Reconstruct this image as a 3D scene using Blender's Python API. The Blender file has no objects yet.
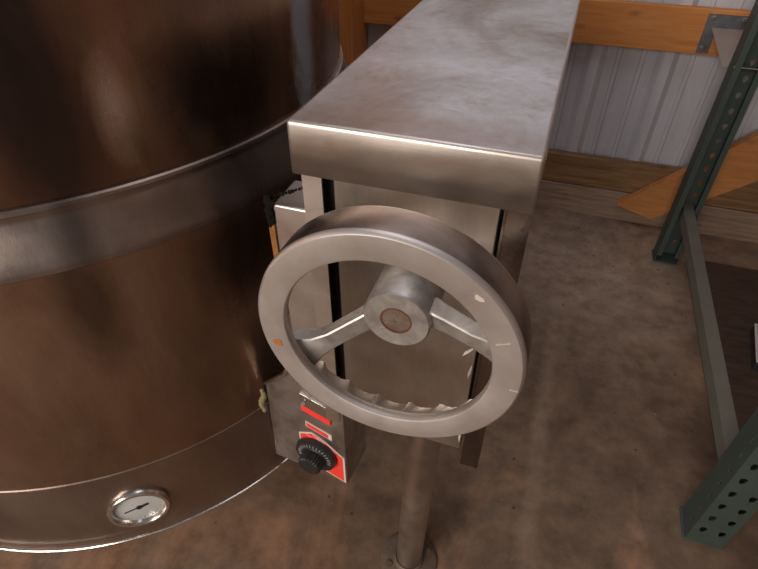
import bpy, bmesh, math, random
from mathutils import Vector, Matrix
random.seed(4)
PI = math.pi
S = bpy.context.scene
C = S.collection

# ------------------------------------------------------------------ camera
cam = bpy.data.cameras.new('camera'); co = bpy.data.objects.new('camera', cam); C.objects.link(co)
cam.sensor_width = 36.0; cam.sensor_fit = 'HORIZONTAL'; cam.lens = 539.68 / 758 * 36; cam.clip_start = 0.02
co.matrix_world = Matrix(((0.94772, -0.20704, 0.24281, 0.0),
                          (0.31910, 0.61205, -0.72358, 0.0),
                          (0.00120, 0.76323, 0.64612, 1.25),
                          (0, 0, 0, 1)))
S.camera = co
# ------------------------------------------------------------------ world, lights, exposure
w = bpy.data.worlds.new('world'); S.world = w; w.use_nodes = True
bg = w.node_tree.nodes['Background']; bg.inputs[0].default_value = (0.66, 0.61, 0.62, 1); bg.inputs[1].default_value = 0.27
def area(name, loc, target, sx, sy, power, col):
    l = bpy.data.lights.new(name, 'AREA'); l.shape = 'RECTANGLE'; l.size = sx; l.size_y = sy; l.energy = power; l.color = col
    o = bpy.data.objects.new(name, l); C.objects.link(o); o.location = loc
    o.rotation_euler = (Vector(target) - Vector(loc)).to_track_quat('-Z', 'Y').to_euler()
    return o
area('doorway_light', (-1.3, -2.8, 2.0), (0.0, 1.2, 0.75), 2.6, 1.9, 135, (1.0, 0.92, 0.83))
area('skylight', (-0.3, 1.0, 3.4), (-0.1, 1.6, 0), 1.6, 1.2, 14, (0.93, 0.93, 1.0))
S.view_settings.view_transform = 'Standard'; S.view_settings.look = 'None'
S.view_settings.gamma = 1; S.view_settings.use_curve_mapping = False
S.view_settings.exposure = 0.12

# ------------------------------------------------------------------ node materials
class NM:
    def __init__(s, name):
        s.m = bpy.data.materials.new(name); s.m.use_nodes = True; s.t = s.m.node_tree; s.n = s.t.nodes; s.l = s.t.links
        s.b = s.n['Principled BSDF']
    def co(s, scale=(1, 1, 1)):
        tc = s.n.new('ShaderNodeTexCoord'); mp = s.n.new('ShaderNodeMapping'); mp.inputs['Scale'].default_value = scale
        s.l.new(tc.outputs['Object'], mp.inputs[0]); return mp.outputs[0]
    def noise(s, scale, detail=5, rough=.55, stretch=(1, 1, 1), dist=0):
        n = s.n.new('ShaderNodeTexNoise'); n.inputs['Scale'].default_value = scale; n.inputs['Detail'].default_value = detail
        n.inputs['Roughness'].default_value = rough; n.inputs['Distortion'].default_value = dist
        s.l.new(s.co(stretch), n.inputs['Vector']); return n.outputs[0]
    def ramp(s, fac, stops):
        r = s.n.new('ShaderNodeValToRGB'); e = r.color_ramp.elements
        while len(e) < len(stops): e.new(0.5)
        for i, (p, c) in enumerate(stops):
            e[i].position = p; e[i].color = (c[0], c[1], c[2], 1) if not isinstance(c, (int, float)) else (c, c, c, 1)
        s.l.new(fac, r.inputs[0]); return r.outputs[0]
    def mix(s, fac, a, b, mode='MIX'):
        m = s.n.new('ShaderNodeMix'); m.data_type = 'RGBA'; m.blend_type = mode
        for i, v in ((0, fac), (6, a), (7, b)):
            if isinstance(v, (int, float)): m.inputs[i].default_value = v if i == 0 else (v, v, v, 1)
            elif isinstance(v, tuple): m.inputs[i].default_value = (v[0], v[1], v[2], 1)
            else: s.l.new(v, m.inputs[i])
        return m.outputs[2]
    def mul(s, a, k):
        m = s.n.new('ShaderNodeMath'); m.operation = 'MULTIPLY'; s.l.new(a, m.inputs[0]); m.inputs[1].default_value = k; return m.outputs[0]
    def blotch(s, base, c, rad, col, amt, soft=.5, wob=.25, wscale=9):
        mp = s.n.new('ShaderNodeMapping'); mp.vector_type = 'POINT'
        tc = s.n.new('ShaderNodeTexCoord'); s.l.new(tc.outputs['Object'], mp.inputs[0])
        mp.inputs['Scale'].default_value = tuple(1 / q for q in rad); mp.inputs['Location'].default_value = tuple(-a / q for a, q in zip(c, rad))
        ln = s.n.new('ShaderNodeVectorMath'); ln.operation = 'LENGTH'; s.l.new(mp.outputs[0], ln.inputs[0])
        nz = s.noise(wscale, 6, .65, (1, 1, .5), .6)
        ad = s.n.new('ShaderNodeMath'); ad.operation = 'MULTIPLY_ADD'; s.l.new(nz, ad.inputs[0]); ad.inputs[1].default_value = wob * 4; s.l.new(ln.outputs['Value'], ad.inputs[2])
        f = s.ramp(ad.outputs[0], [(max(0, min(.95, (1 + wob * 2 - soft) / 3)), amt), (min(1, (1 + wob * 2 + soft) / 3), 0.0)])
        dv = s.n.new('ShaderNodeMath'); dv.operation = 'DIVIDE'; s.l.new(ad.outputs[0], dv.inputs[0]); dv.inputs[1].default_value = 3
        s.l.new(dv.outputs[0], f.node.inputs[0])
        return s.mix(f, base, col)
    def set(s, **k):
        for a, v in k.items():
            i = s.b.inputs[{'color': 'Base Color', 'metal': 'Metallic', 'rough': 'Roughness', 'spec': 'Specular IOR Level', 'aniso': 'Anisotropic'}[a]]
            if isinstance(v, (int, float)): i.default_value = v
            elif isinstance(v, tuple): i.default_value = (v[0], v[1], v[2], 1)
            else: s.l.new(v, i)
        return s
    def bump(s, h, strength=.3, dist=.002):
        b = s.n.new('ShaderNodeBump'); b.inputs['Strength'].default_value = strength; b.inputs['Distance'].default_value = dist
        s.l.new(h, b.inputs['Height']); s.l.new(b.outputs[0], s.b.inputs['Normal']); return s

def steel(name, c1, c2, r0=.28, r1=.45, stretch=(1, 1, 1), scale=6, bs=.12, grain=(60, 60, 60), metal=1.0):
    m = NM(name)
    n = m.noise(scale, 6, .6, stretch, .6)
    col = m.ramp(n, [(.34, c1), (.66, c2)])
    g = m.noise(10, 3, .6, grain)
    col = m.mix(.14, col, g, 'OVERLAY')
    m.set(color=col, metal=metal, rough=m.ramp(m.noise(scale * 1.7, 5, .6), [(.3, r0), (.7, r1)]))
    m.bump(g, bs, .0006)
    return m.m
def plain(name, c, rough=.5, metal=0., var=.25, scale=20):
    m = NM(name); n = m.noise(scale, 5, .6)
    m.set(color=m.mix(n, tuple(x * (1 - var) for x in c), tuple(min(1, x * (1 + var)) for x in c)), rough=rough, metal=metal)
    return m.m

# console top: hammered, scuffed, greyish with a brown stain along the front
m = NM('console_top_steel')
n1 = m.noise(5, 7, .65, (1, .7, 1), .8); n2 = m.noise(70, 4, .7); n3 = m.noise(12, 7, .72, (.9, 1.1, 1), .6)
c = m.ramp(n1, [(.32, (.36, .31, .285)), (.5, (.54, .51, .51)), (.68, (.66, .645, .67))])
c = m.mix(m.ramp(n3, [(.52, 0.0), (.72, .7)]), c, (.34, .25, .20))
c = m.blotch(c, (0.0, -.33, 1.03), (.14, .035, .05), (.33, .22, .17), .55, .5, .4, 12)
c = m.blotch(c, (-.08, -.27, 1.03), (.05, .10, .05), (.36, .25, .19), .5, .5, .4, 14)
c = m.mix(.22, c, n2, 'OVERLAY')
m.set(color=c, metal=.75, rough=m.ramp(n3, [(.3, .42), (.7, .6)])); m.bump(n2, .45, .0016); M_TOP = m.m
M_CON = steel('console_brushed_steel', (.52, .45, .40), (.70, .63, .58), .34, .50, (1, 1, 3), 5, .10, (4, 4, 60))
M_PANEL = steel('panel_brushed_steel', (.34, .29, .25), (.54, .49, .45), .30, .46, (1, 1, .4), 7, .08, (60, 4, 3))
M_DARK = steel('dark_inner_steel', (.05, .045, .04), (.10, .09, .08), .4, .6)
M_DPOL = steel('dark_polished_strip', (.15, .115, .095), (.26, .21, .18), .2, .34, (1, 1, .4), 9, .05)
M_BOX = steel('speckled_box_steel', (.42, .38, .355), (.66, .62, .59), .30, .46, (1, 1, 1), 16, .08)
M_PIPE = steel('leg_pipe_steel', (.42, .36, .32), (.60, .53, .48), .30, .45, (1, 1, .3), 12, .06)
M_RIMS = steel('brown_machined_rim_side', (.30, .235, .195), (.46, .38, .33), .30, .44, (1, 1, 1), 14, .04, (4, 60, 4))
M_FLANGE = plain('rusty_dirty_flange', (.16, .115, .085), .7, .3, .5, 40)
M_WHEEL = steel('cast_wheel_aluminium', (.55, .495, .465), (.66, .61, .585), .38, .52, (1, 1, 1), 9, .05, (3, 3, 3), .85)
M_HUB = steel('worn_hub_aluminium', (.36, .33, .31), (.56, .52, .49), .40, .56, (1, 1, 1), 40, .10, (8, 8, 8), .85)
# rust
M_RUST = plain('rust_spot', (.36, .12, .03), .9, 0, .6, 300)
M_RUSTD = plain('dark_rust', (.11, .045, .022), .9, 0, .5, 200)
M_WHITE = plain('white_paint_chip', (.50, .45, .38), .7, 0, .3, 200)
M_CRUST = plain('burnt_crust', (.008, .006, .005), 1.0, 0, .6, 150); M_CRUST.node_tree.nodes['Principled BSDF'].inputs['Specular IOR Level'].default_value = .12
M_AMBER = plain('amber_scorched_steel', (.30, .12, .03), .5, .3, .8, 90)
M_CAULK = plain('old_yellow_sealant', (.20, .17, .08), .7, 0, .5, 90)
M_RED = plain('red_label', (.85, .05, .035), .45, 0, .12, 60)
M_CREAM = plain('pale_label_border', (.62, .56, .50), .5, 0, .1, 60)
M_BLACK = plain('black_knob_plastic', (.016, .016, .018), .38, 0, .3, 80)
M_TICK = plain('grey_tick_paint', (.34, .33, .32), .6)
M_GLASSY = plain('gauge_face', (.50, .50, .49), .22, 0, .08, 40)
M_CHROME = steel('bright_chrome', (.60, .56, .52), (.72, .68, .64), .16, .28, (1, 1, 1), 10, .02)
M_SHAFT = steel('brown_shaft_steel', (.34, .25, .20), (.50, .42, .36), .35, .5, (1, 1, 1), 60, .1, (8, 8, 8))

# kettle: brushed brown tinted steel with random stains, reflections painted in as spots
def kettle_mat(name, lo, hi, stain, amt, r0, r1, lows=.42, highs=.62, refl_spots=(), pale_streak=None):
    m = NM(name)
    n1 = m.noise(1.9, 5, .55, (1, 1, .42), .5); n2 = m.noise(8, 6, .65, (1, 1, .45), .4); g = m.noise(12, 3, .6, (30, 30, 1.2))
    c = m.ramp(n2, [(.3, lo), (.7, hi)])
    c = m.mix(m.mul(m.ramp(n1, [(lows, 0.0), (highs, 1.0)]), amt), c, stain)
    c = m.mix(.12, c, g, 'OVERLAY')
    for sp in refl_spots: c = m.blotch(c, *sp)
    mt = .92
    if pale_streak:
        mt = m.blotch(.92, pale_streak[0], pale_streak[1], (.15, .15, .15), *pale_streak[3:]); c = m.blotch(c, *pale_streak)  # pale grey streak, less metallic than the steel around it
    m.set(color=c, metal=mt, rough=m.ramp(n2, [(.3, r0), (.7, r1)])); m.bump(g, .10, .0006)
    return m.m
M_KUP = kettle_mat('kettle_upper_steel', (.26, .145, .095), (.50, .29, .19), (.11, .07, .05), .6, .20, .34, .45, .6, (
    ((.508, -.200, .995), (.070, .085, .065), (.040, .030, .026), .85, .55, .35),  # dark reflections painted into the upper steel
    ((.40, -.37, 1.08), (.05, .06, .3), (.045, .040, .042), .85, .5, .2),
    ((.446, -.312, 1.01), (.016, .018, .045), (.55, .44, .38), .55, .5, .5, 18)), ((.545, -.026, 1.02), (.06, .026, .14), (.34, .38, .45), .9, .5, .45, 26))  # small painted highlight, then the pale streak
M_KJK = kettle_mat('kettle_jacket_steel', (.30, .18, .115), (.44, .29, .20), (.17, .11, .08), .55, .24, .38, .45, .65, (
    ((.520, -.242, .79), (.055, .062, .085), (.05, .037, .030), .85, .5, .25),  # dark reflection patches painted on the jacket
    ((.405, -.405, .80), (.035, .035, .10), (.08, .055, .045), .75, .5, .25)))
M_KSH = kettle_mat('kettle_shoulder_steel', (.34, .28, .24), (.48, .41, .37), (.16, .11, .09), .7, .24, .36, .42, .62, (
    ((.406, -.386, .89), (.022, .022, .08), (.10, .075, .065), .8, .5, .2),  # dark reflection patches painted on the shoulder
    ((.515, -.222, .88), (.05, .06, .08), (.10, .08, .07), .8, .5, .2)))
M_KLO = kettle_mat('kettle_skirt_steel', (.30, .22, .18), (.42, .33, .28), (.20, .13, .10), .5, .26, .40)

# wood
def wood(name, a, b, knot, stretch, rough=.65, ks=.16):
    m = NM(name)
    n = m.noise(9, 7, .6, stretch, .9)
    c = m.ramp(n, [(.28, a), (.72, b)])
    k = m.n.new('ShaderNodeTexVoronoi'); k.inputs['Scale'].default_value = 5.5
    m.l.new(m.co((1.0, 0, 2.0) if stretch[0] < stretch[2] else (2.0, 0, 1.0)), k.inputs['Vector'])
    c = m.mix(m.ramp(k.outputs['Distance'], [(0.0, .85), (ks, 0.0)]), c, knot)
    m.set(color=c, rough=rough); m.bump(n, .25, .002); return m.m
M_WOOD = wood('orange_pine', (.50, .165, .035), (.70, .29, .08), (.16, .045, .012), (.5, 6, 6))
M_WOODV = wood('orange_pine_upright', (.46, .150, .035), (.62, .25, .07), (.16, .045, .012), (6, 6, .5))
M_SILL = wood('weathered_skirt_board', (.12, .055, .022), (.34, .19, .085), (.05, .025, .012), (.6, 6, 9), .8)
M_SILL2 = wood('muddy_skirt_board', (.19, .12, .08), (.38, .27, .20), (.08, .045, .03), (.6, 6, 9), .85)
M_SHADE = wood('shade_dark_wood', (.035, .020, .012), (.085, .048, .028), (.02, .012, .008), (.8, 5, 5), .8)  # dark wood tone that stands in for shade on the floor
M_BRACE = wood('orange_brace_board', (.42, .155, .042), (.56, .24, .08), (.09, .03, .012), (.8, 5, 5))

# floor
m = NM('stained_concrete')
a = m.noise(1.6, 8, .62, (1, 1, 1), .5); b = m.noise(13, 8, .7); d = m.noise(90, 3, .6); e = m.noise(3.2, 6, .6, (1, .35, 1), 1.0)
c = m.ramp(a, [(.30, (.080, .048, .031)), (.52, (.160, .104, .070)), (.72, (.26, .185, .135))])
c = m.mix(m.ramp(e, [(.50, 0.0), (.66, .75)]), c, (.36, .19, .11))
c = m.blotch(c, (.25, 1.75, 0), (.5, .35, .3), (.40, .30, .225), .55, .7, .35, 5)
c = m.blotch(c, (.14, .95, 0), (.02, .55, .3), (.33, .235, .17), .35, .5, .5, 8)
c = m.mix(.75, c, m.ramp(b, [(.30, .24), (.70, .74)]), 'OVERLAY')
v = m.n.new('ShaderNodeTexVoronoi'); v.inputs['Scale'].default_value = 13; m.l.new(m.co(), v.inputs['Vector'])
c = m.mix(m.ramp(v.outputs['Distance'], [(.035, .8), (.07, 0.0)]), c, (.045, .035, .028))
c = m.mix(m.ramp(d, [(.70, 0.0), (.78, .6)]), c, (.42, .37, .32))
m.set(color=c, rough=m.ramp(b, [(.3, .55), (.7, .8)]), spec=.3); m.bump(b, .35, .004); M_FLOOR = m.m
# corrugated wall sheet
m = NM('painted_wall_sheet')
a = m.noise(4, 6, .6, (3, 1, .5), .5); b = m.noise(22, 6, .75, (1, 1, 1), 1.5)
c = m.ramp(a, [(.3, (.47, .46, .51)), (.7, (.62, .60, .64))])
c = m.mix(m.ramp(b, [(.66, 0.0), (.76, .6)]), c, (.24, .20, .16))
m.set(color=c, rough=.5, spec=.35); M_WALL = m.m
M_RACK = plain('green_rack_paint', (.058, .078, .068), .55, .25, .25, 14)
M_RACKT = plain('dusty_green_rack_paint', (.15, .14, .115), .6, .2, .25, 14)
M_GALV = steel('galvanised_plate', (.15, .16, .18), (.24, .25, .27), .4, .55, (1, 1, 1), 20)
M_GUS = plain('dusty_tan_sheet_metal', (.36, .29, .245), .55, .4, .12, 20)
M_CARTON = plain('dark_carton', (.03, .03, .032), .6, 0, .3, 20)
M_ORANGE = plain('orange_label', (.45, .14, .04), .6)

# ------------------------------------------------------------------ mesh helpers
def link(name, bm, mat, parent=None, smooth=None, bevel=None, weld=True):
    if weld: bmesh.ops.remove_doubles(bm, verts=bm.verts, dist=1e-6)
    bmesh.ops.recalc_face_normals(bm, faces=bm.faces)
    me = bpy.data.meshes.new(name); bm.to_mesh(me); bm.free()
    me.materials.append(mat)
    if smooth is not None:
        for p in me.polygons: p.use_smooth = True
        me.set_sharp_from_angle(angle=math.radians(smooth))
    o = bpy.data.objects.new(name, me); C.objects.link(o)
    if parent is not None: o.parent = parent
    if bevel:
        b = o.modifiers.new('bevel', 'BEVEL'); b.width = bevel; b.segments = 3; b.limit_method = 'ANGLE'; b.angle_limit = math.radians(35)
        b.harden_normals = False
        for p in me.polygons: p.use_smooth = True
        me.set_sharp_from_angle(angle=math.radians(60))
    return o
def thing(name, loc, label, cat, group=None):
    o = bpy.data.objects.new(name, None); o.empty_display_size = .05; C.objects.link(o); o.location = loc
    o['label'] = label; o['category'] = cat
    if group: o['group'] = group
    return o
def tag(o, label, cat):
    o['label'] = label; o['category'] = cat; return o
def box(bm, x0, x1, y0, y1, z0, z1, mat=None):
    vs = [bm.verts.new(p) for p in ((x0, y0, z0), (x1, y0, z0), (x1, y1, z0), (x0, y1, z0), (x0, y0, z1), (x1, y0, z1), (x1, y1, z1), (x0, y1, z1))]
    for f in ((0, 3, 2, 1), (4, 5, 6, 7), (0, 1, 5, 4), (1, 2, 6, 5), (2, 3, 7, 6), (3, 0, 4, 7)): bm.faces.new([vs[i] for i in f])
    if mat is not None:
        for v_ in vs: v_.co = mat @ v_.co
def prism(bm, pts, off):        # polygon pts (3d) extruded by vector off
    a = [bm.verts.new(p) for p in pts]; b = [bm.verts.new(Vector(p) + Vector(off)) for p in pts]
    bm.faces.new(a); bm.faces.new(b[::-1])
    for i in range(len(a)): j = (i + 1) % len(a); bm.faces.new((a[i], b[i], b[j], a[j]))
def lathe(bm, prof, n=96, mat=None, closed=False, cap0=False, cap1=False):    # prof (r, z) around Z
    rings = []
    for r, z in prof:
        rg = []
        for i in range(n):
            t = 2 * PI * i / n; p = Vector((r * math.cos(t), r * math.sin(t), z))
            rg.append(bm.verts.new(mat @ p if mat else p))
        rings.append(rg)
    k = len(rings)
    for a in range(k if closed else k - 1):
        A, B = rings[a], rings[(a + 1) % k]
        for i in range(n): j = (i + 1) % n; bm.faces.new((A[i], A[j], B[j], B[i]))
    if cap0: bm.faces.new(rings[0][::-1])
    if cap1: bm.faces.new(rings[-1])
def tube(bm, pts, r, n=10):
    pts = [Vector(p) for p in pts]; rings = []
    for i, p in enumerate(pts):
        d = (pts[min(i + 1, len(pts) - 1)] - pts[max(i - 1, 0)]).normalized()
        u = d.orthogonal().normalized() if i == 0 else (rings_u - d * rings_u.dot(d)).normalized()
        rings_u = u; v_ = d.cross(u); rr = r[i] if isinstance(r, (list, tuple)) else r
        rings.append([bm.verts.new(p + (u * math.cos(2 * PI * k / n) + v_ * math.sin(2 * PI * k / n)) * rr) for k in range(n)])
    for A, B in zip(rings, rings[1:]):
        for k in range(n): bm.faces.new((A[k], A[(k + 1) % n], B[(k + 1) % n], B[k]))
    bm.faces.new(rings[0][::-1]); bm.faces.new(rings[-1])
def frame(origin, zdir, up=(0, 0, 1)):
    z = Vector(zdir).normalized(); x = Vector(up).cross(z).normalized(); y = z.cross(x)
    m_ = Matrix((x, y, z)).transposed().to_4x4(); m_.translation = Vector(origin); return m_
def blob(bm, c, r, seed=0, sq=(1, 1, 1), jit=.35):
    rnd = random.Random(seed); k = len(bm.verts)
    g = bmesh.ops.create_icosphere(bm, subdivisions=2, radius=r)
    for v_ in g['verts']:
        v_.co = Vector((v_.co.x * sq[0], v_.co.y * sq[1], v_.co.z * sq[2])) * (1 + rnd.uniform(-jit, jit)) + Vector(c)

# ------------------------------------------------------------------ setting
def structure(name, bm, mat, **k):
    o = link(name, bm, mat, **k); o['kind'] = 'structure'; return o
bm = bmesh.new(); box(bm, -4.0, 4.0, -3.6, 2.20, -0.10, 0.0); structure('floor', bm, M_FLOOR)
# ribbed metal sheet of the back wall, 9 inch rib pitch with two small ribs between
prof = []
x = -4.0 + (0.098 + 4.0) % 0.2365 - 0.2365
while x < 4.0:
    for dx, dy in ((-.034, 0), (-.014, -.019), (.014, -.019), (.034, 0), (.070, 0), (.0735, -.006), (.0815, -.006), (.085, 0), (.149, 0), (.1525, -.006), (.1605, -.006), (.164, 0)):
        prof.append((x + dx, 2.176 + dy))
    x += 0.2365
bm = bmesh.new()
lo = [bm.verts.new((px, py, 0.0)) for px, py in prof]; hi = [bm.verts.new((px, py, 3.2)) for px, py in prof]
for i in range(len(prof) - 1): bm.faces.new((lo[i], lo[i + 1], hi[i + 1], hi[i]))
o = structure('wall_back', bm, M_WALL); sm = o.modifiers.new('solid', 'SOLIDIFY'); sm.thickness = .004; sm.offset = 1

bm = bmesh.new(); box(bm, 2.90, 2.94, -3.6, 2.15, 0, 3.2); structure('wall_right_unseen', bm, M_SILL2)  # unseen side walls, added to darken the surroundings
bm = bmesh.new(); box(bm, -4.0, -3.96, -3.6, 2.15, 0, 3.2); structure('wall_left_unseen', bm, M_SILL2)  # the other unseen wall added for its effect on the light
# timber framing fixed to the wall
bm = bmesh.new(); box(bm, -0.776, 3.9, 2.122, 2.156, 0.671, 0.809)
structure('trim_girt', bm, M_WOOD, bevel=.002)
bm = bmesh.new(); box(bm, -0.915, -0.776, 2.00, 2.156, 0.0, 3.2)
structure('trim_post', bm, M_WOODV, bevel=.003)
bm = bmesh.new(); box(bm, -0.776, 3.9, 2.118, 2.156, 0.130, 0.252)
structure('trim_skirt_upper', bm, M_SILL, bevel=.002)
bm = bmesh.new(); box(bm, -0.776, 3.9, 2.114, 2.156, 0.0, 0.127)
structure('trim_skirt_lower', bm, M_SILL2, bevel=.002)

# ------------------------------------------------------------------ kettle
KX, KY = -0.9056, 0.763
kt = thing('steam_kettle', (KX, KY, 0), 'large round brown-tinted stainless steam kettle filling the left side, dial gauge low on its skirt', 'kettle')
def kl(name, prof, mat, n=160, **k):
    bm = bmesh.new(); lathe(bm, prof, n, closed=True); return link(name, bm, mat, kt, smooth=25, **k)
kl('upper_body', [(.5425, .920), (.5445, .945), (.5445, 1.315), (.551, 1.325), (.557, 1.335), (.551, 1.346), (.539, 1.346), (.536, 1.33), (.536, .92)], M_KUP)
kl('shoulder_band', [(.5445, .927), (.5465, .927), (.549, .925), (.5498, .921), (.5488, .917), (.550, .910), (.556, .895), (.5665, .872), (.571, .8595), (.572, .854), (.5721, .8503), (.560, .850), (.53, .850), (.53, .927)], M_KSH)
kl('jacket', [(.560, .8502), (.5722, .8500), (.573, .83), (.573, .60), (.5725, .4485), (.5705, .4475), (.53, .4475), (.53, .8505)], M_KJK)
kl('skirt', [(.5705, .4475), (.5735, .4455), (.574, .440), (.5695, .262), (.5705, .253), (.574, .247), (.5745, .2425), (.571, .239), (.56, .238), (.54, .240), (.54, .4475)], M_KLO)
kl('highlight_rim', [(.5745 + .004 * math.cos(k * PI / 6), .2425 + .004 * math.sin(k * PI / 6)) for k in range(12)], M_CHROME)  # brighter bead added to imitate the highlight along the bottom edge
bm = bmesh.new(); lathe(bm, [(.560, .240), (.50, .17), (.35, .12), (.15, .10), (.02, .098)], 96, cap1=True, cap0=True); link('bottom_dish', bm, M_KLO, kt, smooth=40)
for k in range(3):
    a = math.radians(60 + 120 * k); bm = bmesh.new(); x0, y0 = .30 * math.cos(a), .30 * math.sin(a)
    lathe(bm, [(.05, 0), (.05, .008), (.024, .010), (.024, .13)], 24, Matrix.Translation((x0, y0, 0)), cap0=True, cap1=True)
    link('leg', bm, M_PIPE, kt, smooth=40)
# gauge
gn = Vector((.6205, -.7842, 0)); gp = Vector((-.5535 - KX, .3115 - KY, .336))
gp = Vector((gn.x * .5730, gn.y * .5730, .3373))
G = frame(gp, gn)
bm = bmesh.new(); lathe(bm, [(.040, -.004), (.052, -.004), (.0525, .004), (.049, .009), (.044, .009), (.0415, .005), (.0405, -.003)], 64, G, closed=True)
gz = link('gauge_bezel', bm, M_CHROME, kt, smooth=40); gz['label'] = 'bright round bezel ring of the dial gauge'
bm = bmesh.new(); lathe(bm, [(.041, -.003), (.041, .0008), (.0405, .001)], 64, G, cap0=True, cap1=True)
gf = link('gauge_face', bm, M_GLASSY, gz, smooth=40); gf['label'] = 'pale grey dial face'
bm = bmesh.new()
box(bm, -.026, .016, -.0011, .0011, .0012, .0022, G @ Matrix.Rotation(math.radians(12), 4, 'Z'))
lathe(bm, [(.0048, .0012), (.0048, .003)], 20, G, cap0=True, cap1=True)
box(bm, .004, .016, -.0026, .0026, .0012, .0024, G @ Matrix.Rotation(math.radians(12), 4, 'Z'))
nd = link('gauge_needle', bm, M_BLACK, gz)
bm = bmesh.new()
for k in range(25):
    a = math.radians(-225 + 270 * k / 24 + 0)
    L = .006 if k % 4 == 0 else .003
    box(bm, .0375 - L, .0375, -.0004, .0004, .001, .0015, G @ Matrix.Rotation(-a + PI, 4, 'Z'))
link('gauge_scale', bm, M_TICK, gz)

# ------------------------------------------------------------------ console
cs = thing('kettle_console', (-.12, .80, 0), 'stainless steel kettle support console with flat scuffed top and large handwheel on its front', 'console')
def cl(name, bm, mat, parent=cs, **k):
    for v_ in bm.verts: v_.co -= Vector((-.12, .80, 0))
    return link(name, bm, mat, parent, **k)
# top cover : five sided lid, rounded edges
bm = bmesh.new(); box(bm, -.2490, .0015, .4510, 1.34, .974, 1.032)
bm.faces.ensure_lookup_table()
bmesh.ops.delete(bm, geom=[f for f in bm.faces if f.normal.z < -.9 or all(v_.co.z < .98 for v_ in f.verts)], context='FACES')
o = cl('top_cover', bm, M_TOP, weld=False)
me = o.data; me.materials.append(M_CON)
for p in me.polygons:
    if abs(p.normal.z) < .5: p.material_index = 1
b = o.modifiers.new('bevel', 'BEVEL'); b.width = .0045; b.segments = 4; b.limit_method = 'ANGLE'; b.material = 1
so = o.modifiers.new('solid', 'SOLIDIFY'); so.thickness = .003; so.offset = -1
for p in me.polygons: p.use_smooth = True
# body
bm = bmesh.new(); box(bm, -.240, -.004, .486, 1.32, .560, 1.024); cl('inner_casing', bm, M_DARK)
bm = bmesh.new(); box(bm, -.206, -.030, .462, .484, .556, 1.022); cl('front_panel', bm, M_PANEL, bevel=.0015)
bm = bmesh.new(); prism(bm, [(-.2435, .4635, .532), (-.2205, .4635, .532), (-.2205, .4665, .532), (-.2405, .4665, .532), (-.2405, .52, .532), (-.2435, .52, .532)], (0, 0, .492))
cl('corner_strip', bm, M_CON)
bm = bmesh.new()
prism(bm, [(-.0265, .466, .513), (.0, .466, .513), (.0, .52, .513), (-.003, .52, .513), (-.003, .469, .513), (-.0265, .469, .513)], (0, 0, .511))
box(bm, -.0265, -.0235, .469, .484, .513, 1.022)
box(bm, -.0265, -.0242, .4605, .466, .60, 1.0)
cl('corner_strip', bm, M_DPOL)
bm = bmesh.new(); box(bm, -.003, .0, .522, 1.32, .560, 1.022); cl('side_panel', bm, M_PANEL)
bm = bmesh.new(); box(bm, -.2435, -.2405, .522, 1.32, .560, 1.022); cl('side_panel', bm, M_PANEL)
# pale chips of paint and tape on the right strip
for (x0, z0, x1, z1, ww) in ((-.046, .752, -.034, .768, .003), (-.035, .712, -.032, .738, .0025), (-.0325, .572, -.0325, .602, .0022)):
    dx, dz = x1 - x0, z1 - z0; L = math.hypot(dx, dz); nx, nz = -dz / L * ww, dx / L * ww
    bm = bmesh.new(); prism(bm, [(x0, .4618, z0), (x0 + dx * .4 + nx, .4618, z0 + dz * .4 + nz), (x1 + nx * .5, .4618, z1 + nz * .5), (x1, .4618, z1), (x0 + dx * .5 - nx * .3, .4618, z0 + dz * .5 - nz * .3)], (0, -.0008, 0))
    fl = cl('paint_flake', bm, M_WHITE); fl['label'] = 'pale peeling flake at the right edge of the front panel'
# leg pipe and flange
bm = bmesh.new()
T = Matrix.Translation((-.103, .517, 0))
lathe(bm, [(.0275, .008), (.0275, .558)], 40, T, cap0=True, cap1=True)
for v_ in bm.verts: v_.co.x += .012 * v_.co.z / .558
lg = cl('leg', bm, M_PIPE, smooth=40)
bm = bmesh.new(); lathe(bm, [(.062, 0), (.062, .005), (.058, .007), (.034, .012), (.031, .020), (.0285, .022), (.0285, .0)], 48, T, closed=True)
for k in range(4):
    a = math.radians(35 + 90 * k)
    lathe(bm, [(.007, .010), (.007, .0135)], 10, Matrix.Translation((-.103 + .046 * math.cos(a), .517 + .046 * math.sin(a), 0)), cap0=True, cap1=True)
fo = link('foot_flange', bm, M_FLANGE, None, smooth=40)
for v_ in fo.data.vertices: v_.co -= Vector((-.12, .80, 0))
fo.parent = lg
bm = bmesh.new(); lathe(bm, [(.06, 0), (.06, .008), (.0275, .010), (.0275, .558)], 32, Matrix.Translation((-.12, 1.2, 0)), cap0=True, cap1=True)
cl('leg', bm, M_PIPE, smooth=40)

# control box
bx = Matrix.Translation((-.231, .500, 0)) @ Matrix.Rotation(math.radians(-5.5), 4, 'Z')
bm = bmesh.new(); P_ = ((-.163, .279), (0, .279), (0, .600), (-.094, .600), (-.106, .552), (-.152, .512))
fr = [bm.verts.new(bx @ Vector((px, 0, pz))) for px, pz in P_]; bk = [bm.verts.new(bx @ Vector((max(px, -.085 - .002 * k), .085, pz))) for k, (px, pz) in enumerate(P_)]
bm.faces.new(fr); bm.faces.new(bk[::-1])
for k in range(6): bm.faces.new((fr[k], bk[k], bk[(k + 1) % 6], fr[(k + 1) % 6]))
cb = cl('control_box', bm, M_BOX, bevel=.002); cb['label'] = 'speckled steel control box with black knob and red label'
bm = bmesh.new()
prism(bm, [(-.306, .498, .602), (-.2445, .498, .602), (-.2445, .498, .897), (-.2445, .503, .904), (-.306, .503, .904), (-.306, .498, .897)][0:3] + [(-.306, .498, .897)], (0, .065, 0))
gb = cl('gearbox_cover', bm, M_CON, bevel=.003); gb['label'] = 'narrow steel cover between the kettle and the console column'
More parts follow.
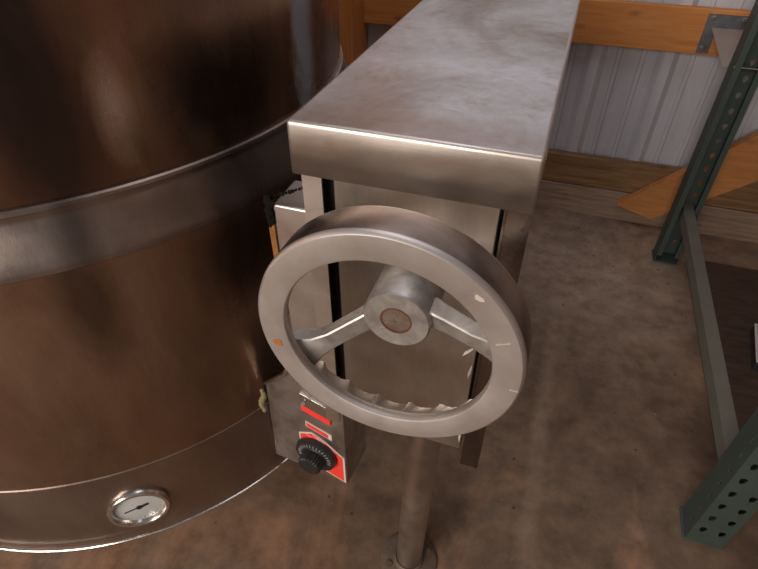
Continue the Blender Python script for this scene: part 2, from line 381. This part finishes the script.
def onbox(bm, pts, d0, d1):      # polygon given by (x, z) on the box front, raised
    prism(bm, [bx @ Vector((px, -d0, pz)) for px, pz in pts], bx.to_3x3() @ Vector((0, -(d1 - d0), 0)))
# polygon label around knob : pale border then red
lab = [(-.096, .396), (-.070, .410), (-.062, .409), (-.038, .395), (-.003, .366), (-.003, .283), (-.044, .296), (-.096, .325), (-.096, .345)]
bm = bmesh.new(); onbox(bm, lab, .0, .0008); o = cl('label_plate', bm, M_CREAM, cb)
cx = sum(p[0] for p in lab) / len(lab); cz = sum(p[1] for p in lab) / len(lab)
bm = bmesh.new(); onbox(bm, [(cx + (a - cx) * .93, cz + (b - cz) * .94) for a, b in lab], .0008, .0012); o = cl('label_print', bm, M_RED, cb); o['label'] = 'red printed field around the knob'
bm = bmesh.new()
for k, (a, b, c_, d_) in enumerate(((-.066, .404, -.050, .391), (-.058, .402, -.042, .388), (-.046, .393, -.022, .374), (-.080, .400, -.070, .396))):
    L = math.hypot(c_ - a, d_ - b); nx, nz = (d_ - b) / L * .0014, -(c_ - a) / L * .0014
    onbox(bm, [(a, b), (c_, d_), (c_ - nx, d_ - nz), (a - nx, b - nz)], .0012, .0015)
cl('label_mark', bm, M_CREAM, cb)
bm = bmesh.new(); onbox(bm, [(-.078, .440), (-.026, .425), (-.026, .410), (-.078, .426)], 0, .0012); o = cl('label_plate', bm, M_CREAM, cb)
bm = bmesh.new(); onbox(bm, [(-.076, .438), (-.033, .425), (-.033, .414), (-.076, .4275)], .0012, .0016); o = cl('label_print', bm, M_RED, cb); o['label'] = 'small red strip label above the knob'
# knob
K = frame(bx @ Vector((-.060, -.0016, .354)), bx.to_3x3() @ Vector((0, -1, 0)))
bm = bmesh.new(); lathe(bm, [(.041, 0), (.0425, .004), (.0405, .010), (.024, .012), (.023, .013)], 48, K, cap0=True, cap1=True)
kn = cl('knob', bm, M_BLACK, cb, smooth=40); kn['label'] = 'black round thermostat knob'
bm = bmesh.new(); n = 24; rings = []
for zz, sc in ((.012, 1.1), (.032, 1.06), (.035, .94)):
    rings.append([bm.verts.new(K @ Vector(((.0195 + (.0018 if i % 2 else 0)) * sc * math.cos(2 * PI * i / (2 * n)), (.0195 + (.0018 if i % 2 else 0)) * sc * math.sin(2 * PI * i / (2 * n)), zz))) for i in range(2 * n)])
for A, B in zip(rings, rings[1:]):
    for i in range(2 * n): bm.faces.new((A[i], A[(i + 1) % (2 * n)], B[(i + 1) % (2 * n)], B[i]))
bm.faces.new(rings[-1])
o = cl('knob_grip', bm, M_BLACK, cb); 
bm = bmesh.new()
for k in range(17):
    a = math.radians(-10 + 200 * k / 16)
    box(bm, .0275, .034, -.0007, .0007, .0108, .0122, K @ Matrix.Rotation(a, 4, 'Z'))
o = cl('knob_scale', bm, M_TICK, cb)
# toggle switch with plate
bm = bmesh.new(); onbox(bm, [(-.080, .522), (-.024, .505), (-.024, .474), (-.080, .490)], 0, .004); sw = cl('switch_plate', bm, M_CHROME, cb, bevel=.001)
bm = bmesh.new(); onbox(bm, [(-.080, .4905), (-.024, .4745), (-.024, .461), (-.080, .477)], 0, .005); o = cl('switch_label', bm, M_RED, cb); o['label'] = 'red strip under the toggle switch'
p0 = bx @ Vector((-.070, -.004, .507)); bm = bmesh.new(); tube(bm, [p0, p0 + Vector((.003, -.009, .004)), p0 + Vector((.006, -.018, .016))], [.0028, .0024, .0034], 12); cl('switch_lever', bm, M_CHROME, cb, smooth=50)
# seam crust between kettle and cover, scorched edge, sealant
bm = bmesh.new()
for k in range(16):
    t = k / 15; blob(bm, (-.3105 + random.uniform(-.002, .002), .497, - .038 * t + .905), .0050 * random.uniform(.7, 1.2), k, (1, .6, 1.3))
for k in range(16):
    t = k / 15; blob(bm, (-.312 + .066 * t, .503 + .012 * t, .902 + .026 * t), .0018 * random.uniform(.6, 1.5), 50 + k)
o = cl('burnt_seam', bm, M_CRUST, smooth=60); o['label'] = 'black burnt crust on the seam beside the kettle'
bm = bmesh.new(); prism(bm, [(-.314, .496, .862), (-.3062, .496, .868), (-.3062, .496, .66), (-.312, .496, .655)], (0, .01, 0)); o = cl('scorched_edge', bm, M_AMBER); o['label'] = 'amber scorched edge of the cover'
bm = bmesh.new()
for k in range(8): blob(bm, (-.377 + .003 * math.sin(k), .494 - .001 * k, .512 - .006 * k), .0075 - .0006 * abs(k - 4), 90 + k, (.8, .7, 1.2), .15)
o = cl('sealant_blob', bm, M_CAULK, smooth=60); o['label'] = 'yellowish lump of old sealant'
bm = bmesh.new(); tube(bm, [(-.320, .505, .602), (-.325, .505, .585), (-.334, .506, .560), (-.350, .508, .543), (-.366, .509, .528), (-.380, .510, .513)], [.004, .005, .005, .0045, .0035, .003], 8); cl('weld_bead', bm, M_CHROME, smooth=60)

# ------------------------------------------------------------------ handwheel
WX, WZ = -.1103, .8645
Y0 = .340
wheel = None
N = 252; LOB = 21
secs = []
for i in range(N):
    t = 2 * PI * i / N
    u = ((math.degrees(t) + 98 + 720) % (360 / LOB)) / (360 / LOB)         # 0 at a cusp
    cusp = abs(2 * u - 1) ** 2.6                                            # 1 at the cusp, 0 in the hollow
    rb = .1340 - .0095 * cusp; rm = .1200 - .0095 * cusp
    sec = [(.1352, Y0 + .006), (.1340, Y0 + .0018), (.1318, Y0), (.1075, Y0), (.1055, Y0 + .0008), (.1045, Y0 + .003), (.1048, Y0 + .010), (.1065, Y0 + .0125), (rm, Y0 + .019), (rb, Y0 + .0405), (rb + .0006, Y0 + .0425), (.1346, Y0 + .0435), (.1352, Y0 + .0415)]
    secs.append([Vector((WX + r * math.cos(t), y, WZ + r * math.sin(t))) for r, y in sec])
bm = bmesh.new(); V = [[bm.verts.new(p) for p in s] for s in secs]; ns = len(V[0])
for i in range(N):
    A, B = V[i], V[(i + 1) % N]
    for k in range(ns): bm.faces.new((A[k], A[(k + 1) % ns], B[(k + 1) % ns], B[k]))
rim = cl('handwheel', bm, M_WHEEL, smooth=38); rim.data.materials.append(M_RIMS)
for p in rim.data.polygons:
    if all(math.hypot(rim.data.vertices[q].co.x - .0097, rim.data.vertices[q].co.z - WZ) > .1349 for q in p.vertices): p.material_index = 1
if True: rim['label'] = 'cast grey handwheel with flat spokes and scalloped finger grips'
W = frame((WX, 0, WZ), (0, -1, 0), (0, 0, 1))       # local z = towards the viewer
bm = bmesh.new(); lathe(bm, [(.0355, -.452), (.0362, -.448), (.0362, -.3855), (.0345, -.3828), (.0165, -.3825), (.0158, -.3850), (.0158, -.452)], 64, W, closed=True)
hb = cl('hub', bm, M_HUB, rim, smooth=35)
bm = bmesh.new(); lathe(bm, [(.0158, -.470), (.0158, -.3835), (.0150, -.3828), (.0018, -.3828), (.0012, -.3845)], 48, W, cap0=True, cap1=True)
o = cl('shaft', bm, M_SHAFT, rim, smooth=35); o['label'] = 'brown steel shaft end in the hub'
bm = bmesh.new(); lathe(bm, [(.0152, -.3826), (.0152, -.3821), (.0172, -.3821), (.0172, -.3826)], 48, W, closed=True); o = cl('rust_ring', bm, M_RUSTD, rim)
for ang, up_, dn_ in ((211, .018, .010), (5, .010, .014)):
    a = math.radians(ang); d = Vector((math.cos(a), 0, math.sin(a))); s_ = Vector((-math.sin(a), 0, math.cos(a))); ctr = Vector((WX, 0, WZ))
    if ang > 90: s_ = -s_
    bm = bmesh.new(); rings = []
    for r, yc, hw, hy, f_ in ((.028, .405, .0120, .014, 0), (.036, .403, .0125, .014, 0), (.050, .396, .0115, .012, 0), (.080, .381, .0110, .011, 0), (.098, .372, .0120, .010, .25), (.110, .367, .014, .010, .8), (.118, .363, .016, .009, 1)):
        rings.append([bm.verts.new(ctr + d * r + s_ * (u * hw + (up_ if u > 0 else -dn_) * f_ * .6) + Vector((0, yc + v_ * hy, 0))) for u, v_ in ((-1, -.55), (-.85, -.72), (.80, -1), (.96, -.9), (1, -.6), (1, .7), (.8, 1), (-.8, 1), (-1, .7))])
    for A, B in zip(rings, rings[1:]):
        for k in range(9): bm.faces.new((A[k], A[(k + 1) % 9], B[(k + 1) % 9], B[k]))
    bm.faces.new(rings[0][::-1]); bm.faces.new(rings[-1])
    cl('spoke', bm, M_HUB, rim, smooth=30)
# rust spot and scratches
def onrim(bm, r, ang, pts, d=.0006):
    a = math.radians(ang); c0 = Vector((WX + r * math.cos(a), Y0, WZ + r * math.sin(a)))
    prism(bm, [c0 + Vector((px, 0, pz)) for px, pz in pts], (0, -d, 0))
bm = bmesh.new(); onrim(bm, .119, 193.5, [(.0055 * (1 + .2 * random.uniform(-1, 1)) * math.cos(2 * PI * k / 11), .0055 * (1 + .2 * random.uniform(-1, 1)) * math.sin(2 * PI * k / 11)) for k in range(11)])
o = cl('rust_spot', bm, M_RUST, rim); o['label'] = 'small orange rust spot on the wheel rim'
for rr, aa, pp in ((.1235, 47, [(-.005, .003), (-.002, .0036), (.003, .0005), (.004, -.002), (.0, -.0028), (-.0045, -.001)]),
                   (.118, 22, [(-.006, -.0024), (.006, .0030), (.006, .0033), (-.006, -.0020)]),
                   (.128, -5, [(-.004, -.0003), (.004, -.0003), (.004, .0003), (-.004, .0003)])):
    bm = bmesh.new(); onrim(bm, rr, aa, pp); o = cl('scratch', bm, M_WHITE, rim); o['label'] = 'pale nick in the wheel rim'

# ------------------------------------------------------------------ rack
rk = thing('rack_frame', (.52, 1.35, 0), 'dark green slotted steel pallet rack frame on the right side', 'rack')
def rl(name, bm, mat, parent=rk, **k):
    for v_ in bm.verts: v_.co -= Vector((.52, 1.35, 0))
    return link(name, bm, mat, parent, **k)
def cell(bm, M_, x0, x1, z0, z1, hole):      # a sheet cell in local XZ with a polygon hole of 8 points
    cx_, cz_ = (x0 + x1) / 2, (z0 + z1) / 2
    o8 = [(x1, cz_), (x1, z1), (cx_, z1), (x0, z1), (x0, cz_), (x0, z0), (cx_, z0), (x1, z0)]
    ov = [bm.verts.new(M_ @ Vector((p[0], 0, p[1]))) for p in o8]
    if hole is None: bm.faces.new(ov); return
    iv = [bm.verts.new(M_ @ Vector((cx_ + p[0], 0, cz_ + p[1]))) for p in hole]
    for i in range(8): j = (i + 1) % 8; bm.faces.new((ov[i], ov[j], iv[j], iv[i]))
TEAR = [(.0075, .003), (.0060, .009), (0, .0115), (-.0060, .009), (-.0075, .003), (-.0045, -.007), (0, -.011), (.0045, -.007)]
SLOT = [(.004, 0), (.0036, .007), (0, .009), (-.0036, .007), (-.004, 0), (-.0036, -.007), (0, -.009), (.0036, -.007)]
def rack_post(x0, y_web, sgn, height=2.45):       # web at y_web ; flanges run sgn in y
    bm = bmesh.new(); W_ = .076; D = .069; n = int(height / .0508)
    Mw = Matrix.Translation((x0, y_web, .03)); 
    for k in range(n):
        z0, z1 = k * .0508, (k + 1) * .0508
        cell(bm, Mw, 0, W_ / 2, z0, z1, TEAR); cell(bm, Mw, W_ / 2, W_, z0, z1, TEAR)
        for xx in (x0, x0 + W_):
            Mf = Matrix.Translation((xx, y_web, .03)) @ Matrix.Rotation(sgn * PI / 2, 4, 'Z')
            cell(bm, Mf, 0, D * .55, z0, z1, SLOT); cell(bm, Mf, D * .55, D, z0, z1, None)
        yl = y_web + sgn * D
        Ml = Matrix.Translation((x0, yl, .03)); cell(bm, Ml, 0, .016, z0, z1, None)
        Ml = Matrix.Translation((x0 + W_ - .016, yl, .03)); cell(bm, Ml, 0, .016, z0, z1, None)
    for f_ in (0,):
        pass
    # short sheet down to the foot
    for (xa, ya, xb, yb) in ((x0, y_web, x0 + W_ / 2, y_web), (x0 + W_ / 2, y_web, x0 + W_, y_web), (x0, y_web, x0, y_web + sgn * D * .55), (x0, y_web + sgn * D * .55, x0, y_web + sgn * D), (x0 + W_, y_web, x0 + W_, y_web + sgn * D * .55), (x0 + W_, y_web + sgn * D * .55, x0 + W_, y_web + sgn * D)):
        bm.faces.new([bm.verts.new(p) for p in ((xa, ya, .004), (xb, yb, .004), (xb, yb, .03), (xa, ya, .03))])
    o = rl('rack_post', bm, M_RACK); s2 = o.modifiers.new('solid', 'SOLIDIFY'); s2.thickness = .0025; s2.offset = 0
    bm = bmesh.new(); ya, yb = sorted((y_web, y_web + sgn * D)); box(bm, x0 - .006, x0 + W_ + .003, ya - .003, yb + .004, 0, .005)
    fp = rl('foot_plate', bm, M_RACK, bevel=.001)
    fp.parent = o
    return o
rack_post(.487, .768, 1)
rack_post(.4725, 1.931, -1)
bm = bmesh.new()      # horizontal tie: C channel
prism(bm, [(.498, .842, .190), (.498, .842, .232), (.532, .842, .232), (.532, .842, .190), (.529, .842, .190), (.529, .842, .229), (.501, .842, .229), (.501, .842, .190)], (0, 1.085, 0))
rl('cross_tie', bm, M_RACKT)
bm = bmesh.new(); prism(bm, [(.500, .842, 1.35), (.500, .842, 1.39), (.530, .842, 1.39), (.530, .842, 1.35)], (0, 1.085, 0)); rl('cross_tie', bm, M_RACKT)
bm = bmesh.new(); tube(bm, [(.470, 1.866, .716), (.552, 1.866, .716)], .0045, 10); o = rl('pin', bm, M_CHROME, smooth=50); o['label'] = 'bright steel pin across the rear post'

bm = bmesh.new(); box(bm, .45, 2.40, .80, 1.92, 1.391, 1.415); rl('unseen_shade_deck', bm, M_SILL)  # unseen deck added above the rack to shade the right side
# bracket that ties the rack to the girt
bt = thing('wall_bracket', (.46, 2.12, .68), 'grey bolted metal bracket on the orange board beside the green rack post', 'bracket')
def tl(name, bm, mat, parent=bt, **k):
    for v_ in bm.verts: v_.co -= Vector((.46, 2.12, .68))
    return link(name, bm, mat, parent, **k)
bm = bmesh.new(); prism(bm, [(.404, 2.1215, .678), (.404, 2.1215, .797), (.545, 2.1215, .797), (.545, 2.1215, .752), (.440, 2.1215, .752), (.440, 2.1215, .678)], (0, -.004, 0)); tl('plate', bm, M_GALV)
bm = bmesh.new(); prism(bm, [(.424, 2.116, .758), (.528, 2.116, .758), (.474, 1.955, .690), (.460, 1.955, .690)], (0, -.002, -.001)); tl('gusset', bm, M_GUS)
for px, pz in ((.420, .785), (.510, .787), (.420, .695)):
    bm = bmesh.new(); lathe(bm, [(.0075, 0), (.0075, .004), (.005, .0065)], 6, frame((px, 2.1175, pz), (0, -1, 0)), cap0=True, cap1=True); tl('bolt', bm, M_CHROME)

# diagonal brace board standing in front of the skirt
bm = bmesh.new()
prism(bm, [(.312, 2.112, .090), (.452, 2.112, .050), (.752, 2.112, .281), (1.60, 2.112, .934), (1.60, 2.112, 1.20), (.685, 2.112, .446)], (0, -.038, 0))
o = link('brace_board', bm, M_BRACE, bevel=.002); tag(o, 'orange diagonal timber brace board rising right behind the rack post', 'board')
ob = o
bm = bmesh.new(); box(bm, .0, .75, .0, 1.0, .0, .018); o = link('shade_sheet', bm, M_SHADE, bevel=.002); o.location = (.585, .90, 0)  # dark sheet added in place of shade beside the rack
tag(o, 'added dark wooden sheet standing in for shade on the floor right of the rack cross tie', 'board')
# carton at right edge
ct = thing('carton', (.80, 1.37, .018), 'small dark carton with pale edge and orange label at right edge of floor', 'carton')
R_ = Matrix.Rotation(math.radians(-8), 4, 'Z')
bm = bmesh.new(); box(bm, -.085, .12, -.02, .16, .0, .035, R_); link('carton_body', bm, M_CARTON, ct, bevel=.002)
bm = bmesh.new(); box(bm, -.086, -.078, -.021, .16, .0352, .0362, R_); box(bm, -.078, .12, .152, .16, .0352, .0362, R_); box(bm, -.078, .0, .07, .076, .0352, .0362, R_); link('edge_tape', bm, M_CREAM, ct)
bm = bmesh.new(); box(bm, -.076, .04, -.018, .02, .0352, .0364, R_); link('carton_label', bm, M_ORANGE, ct)
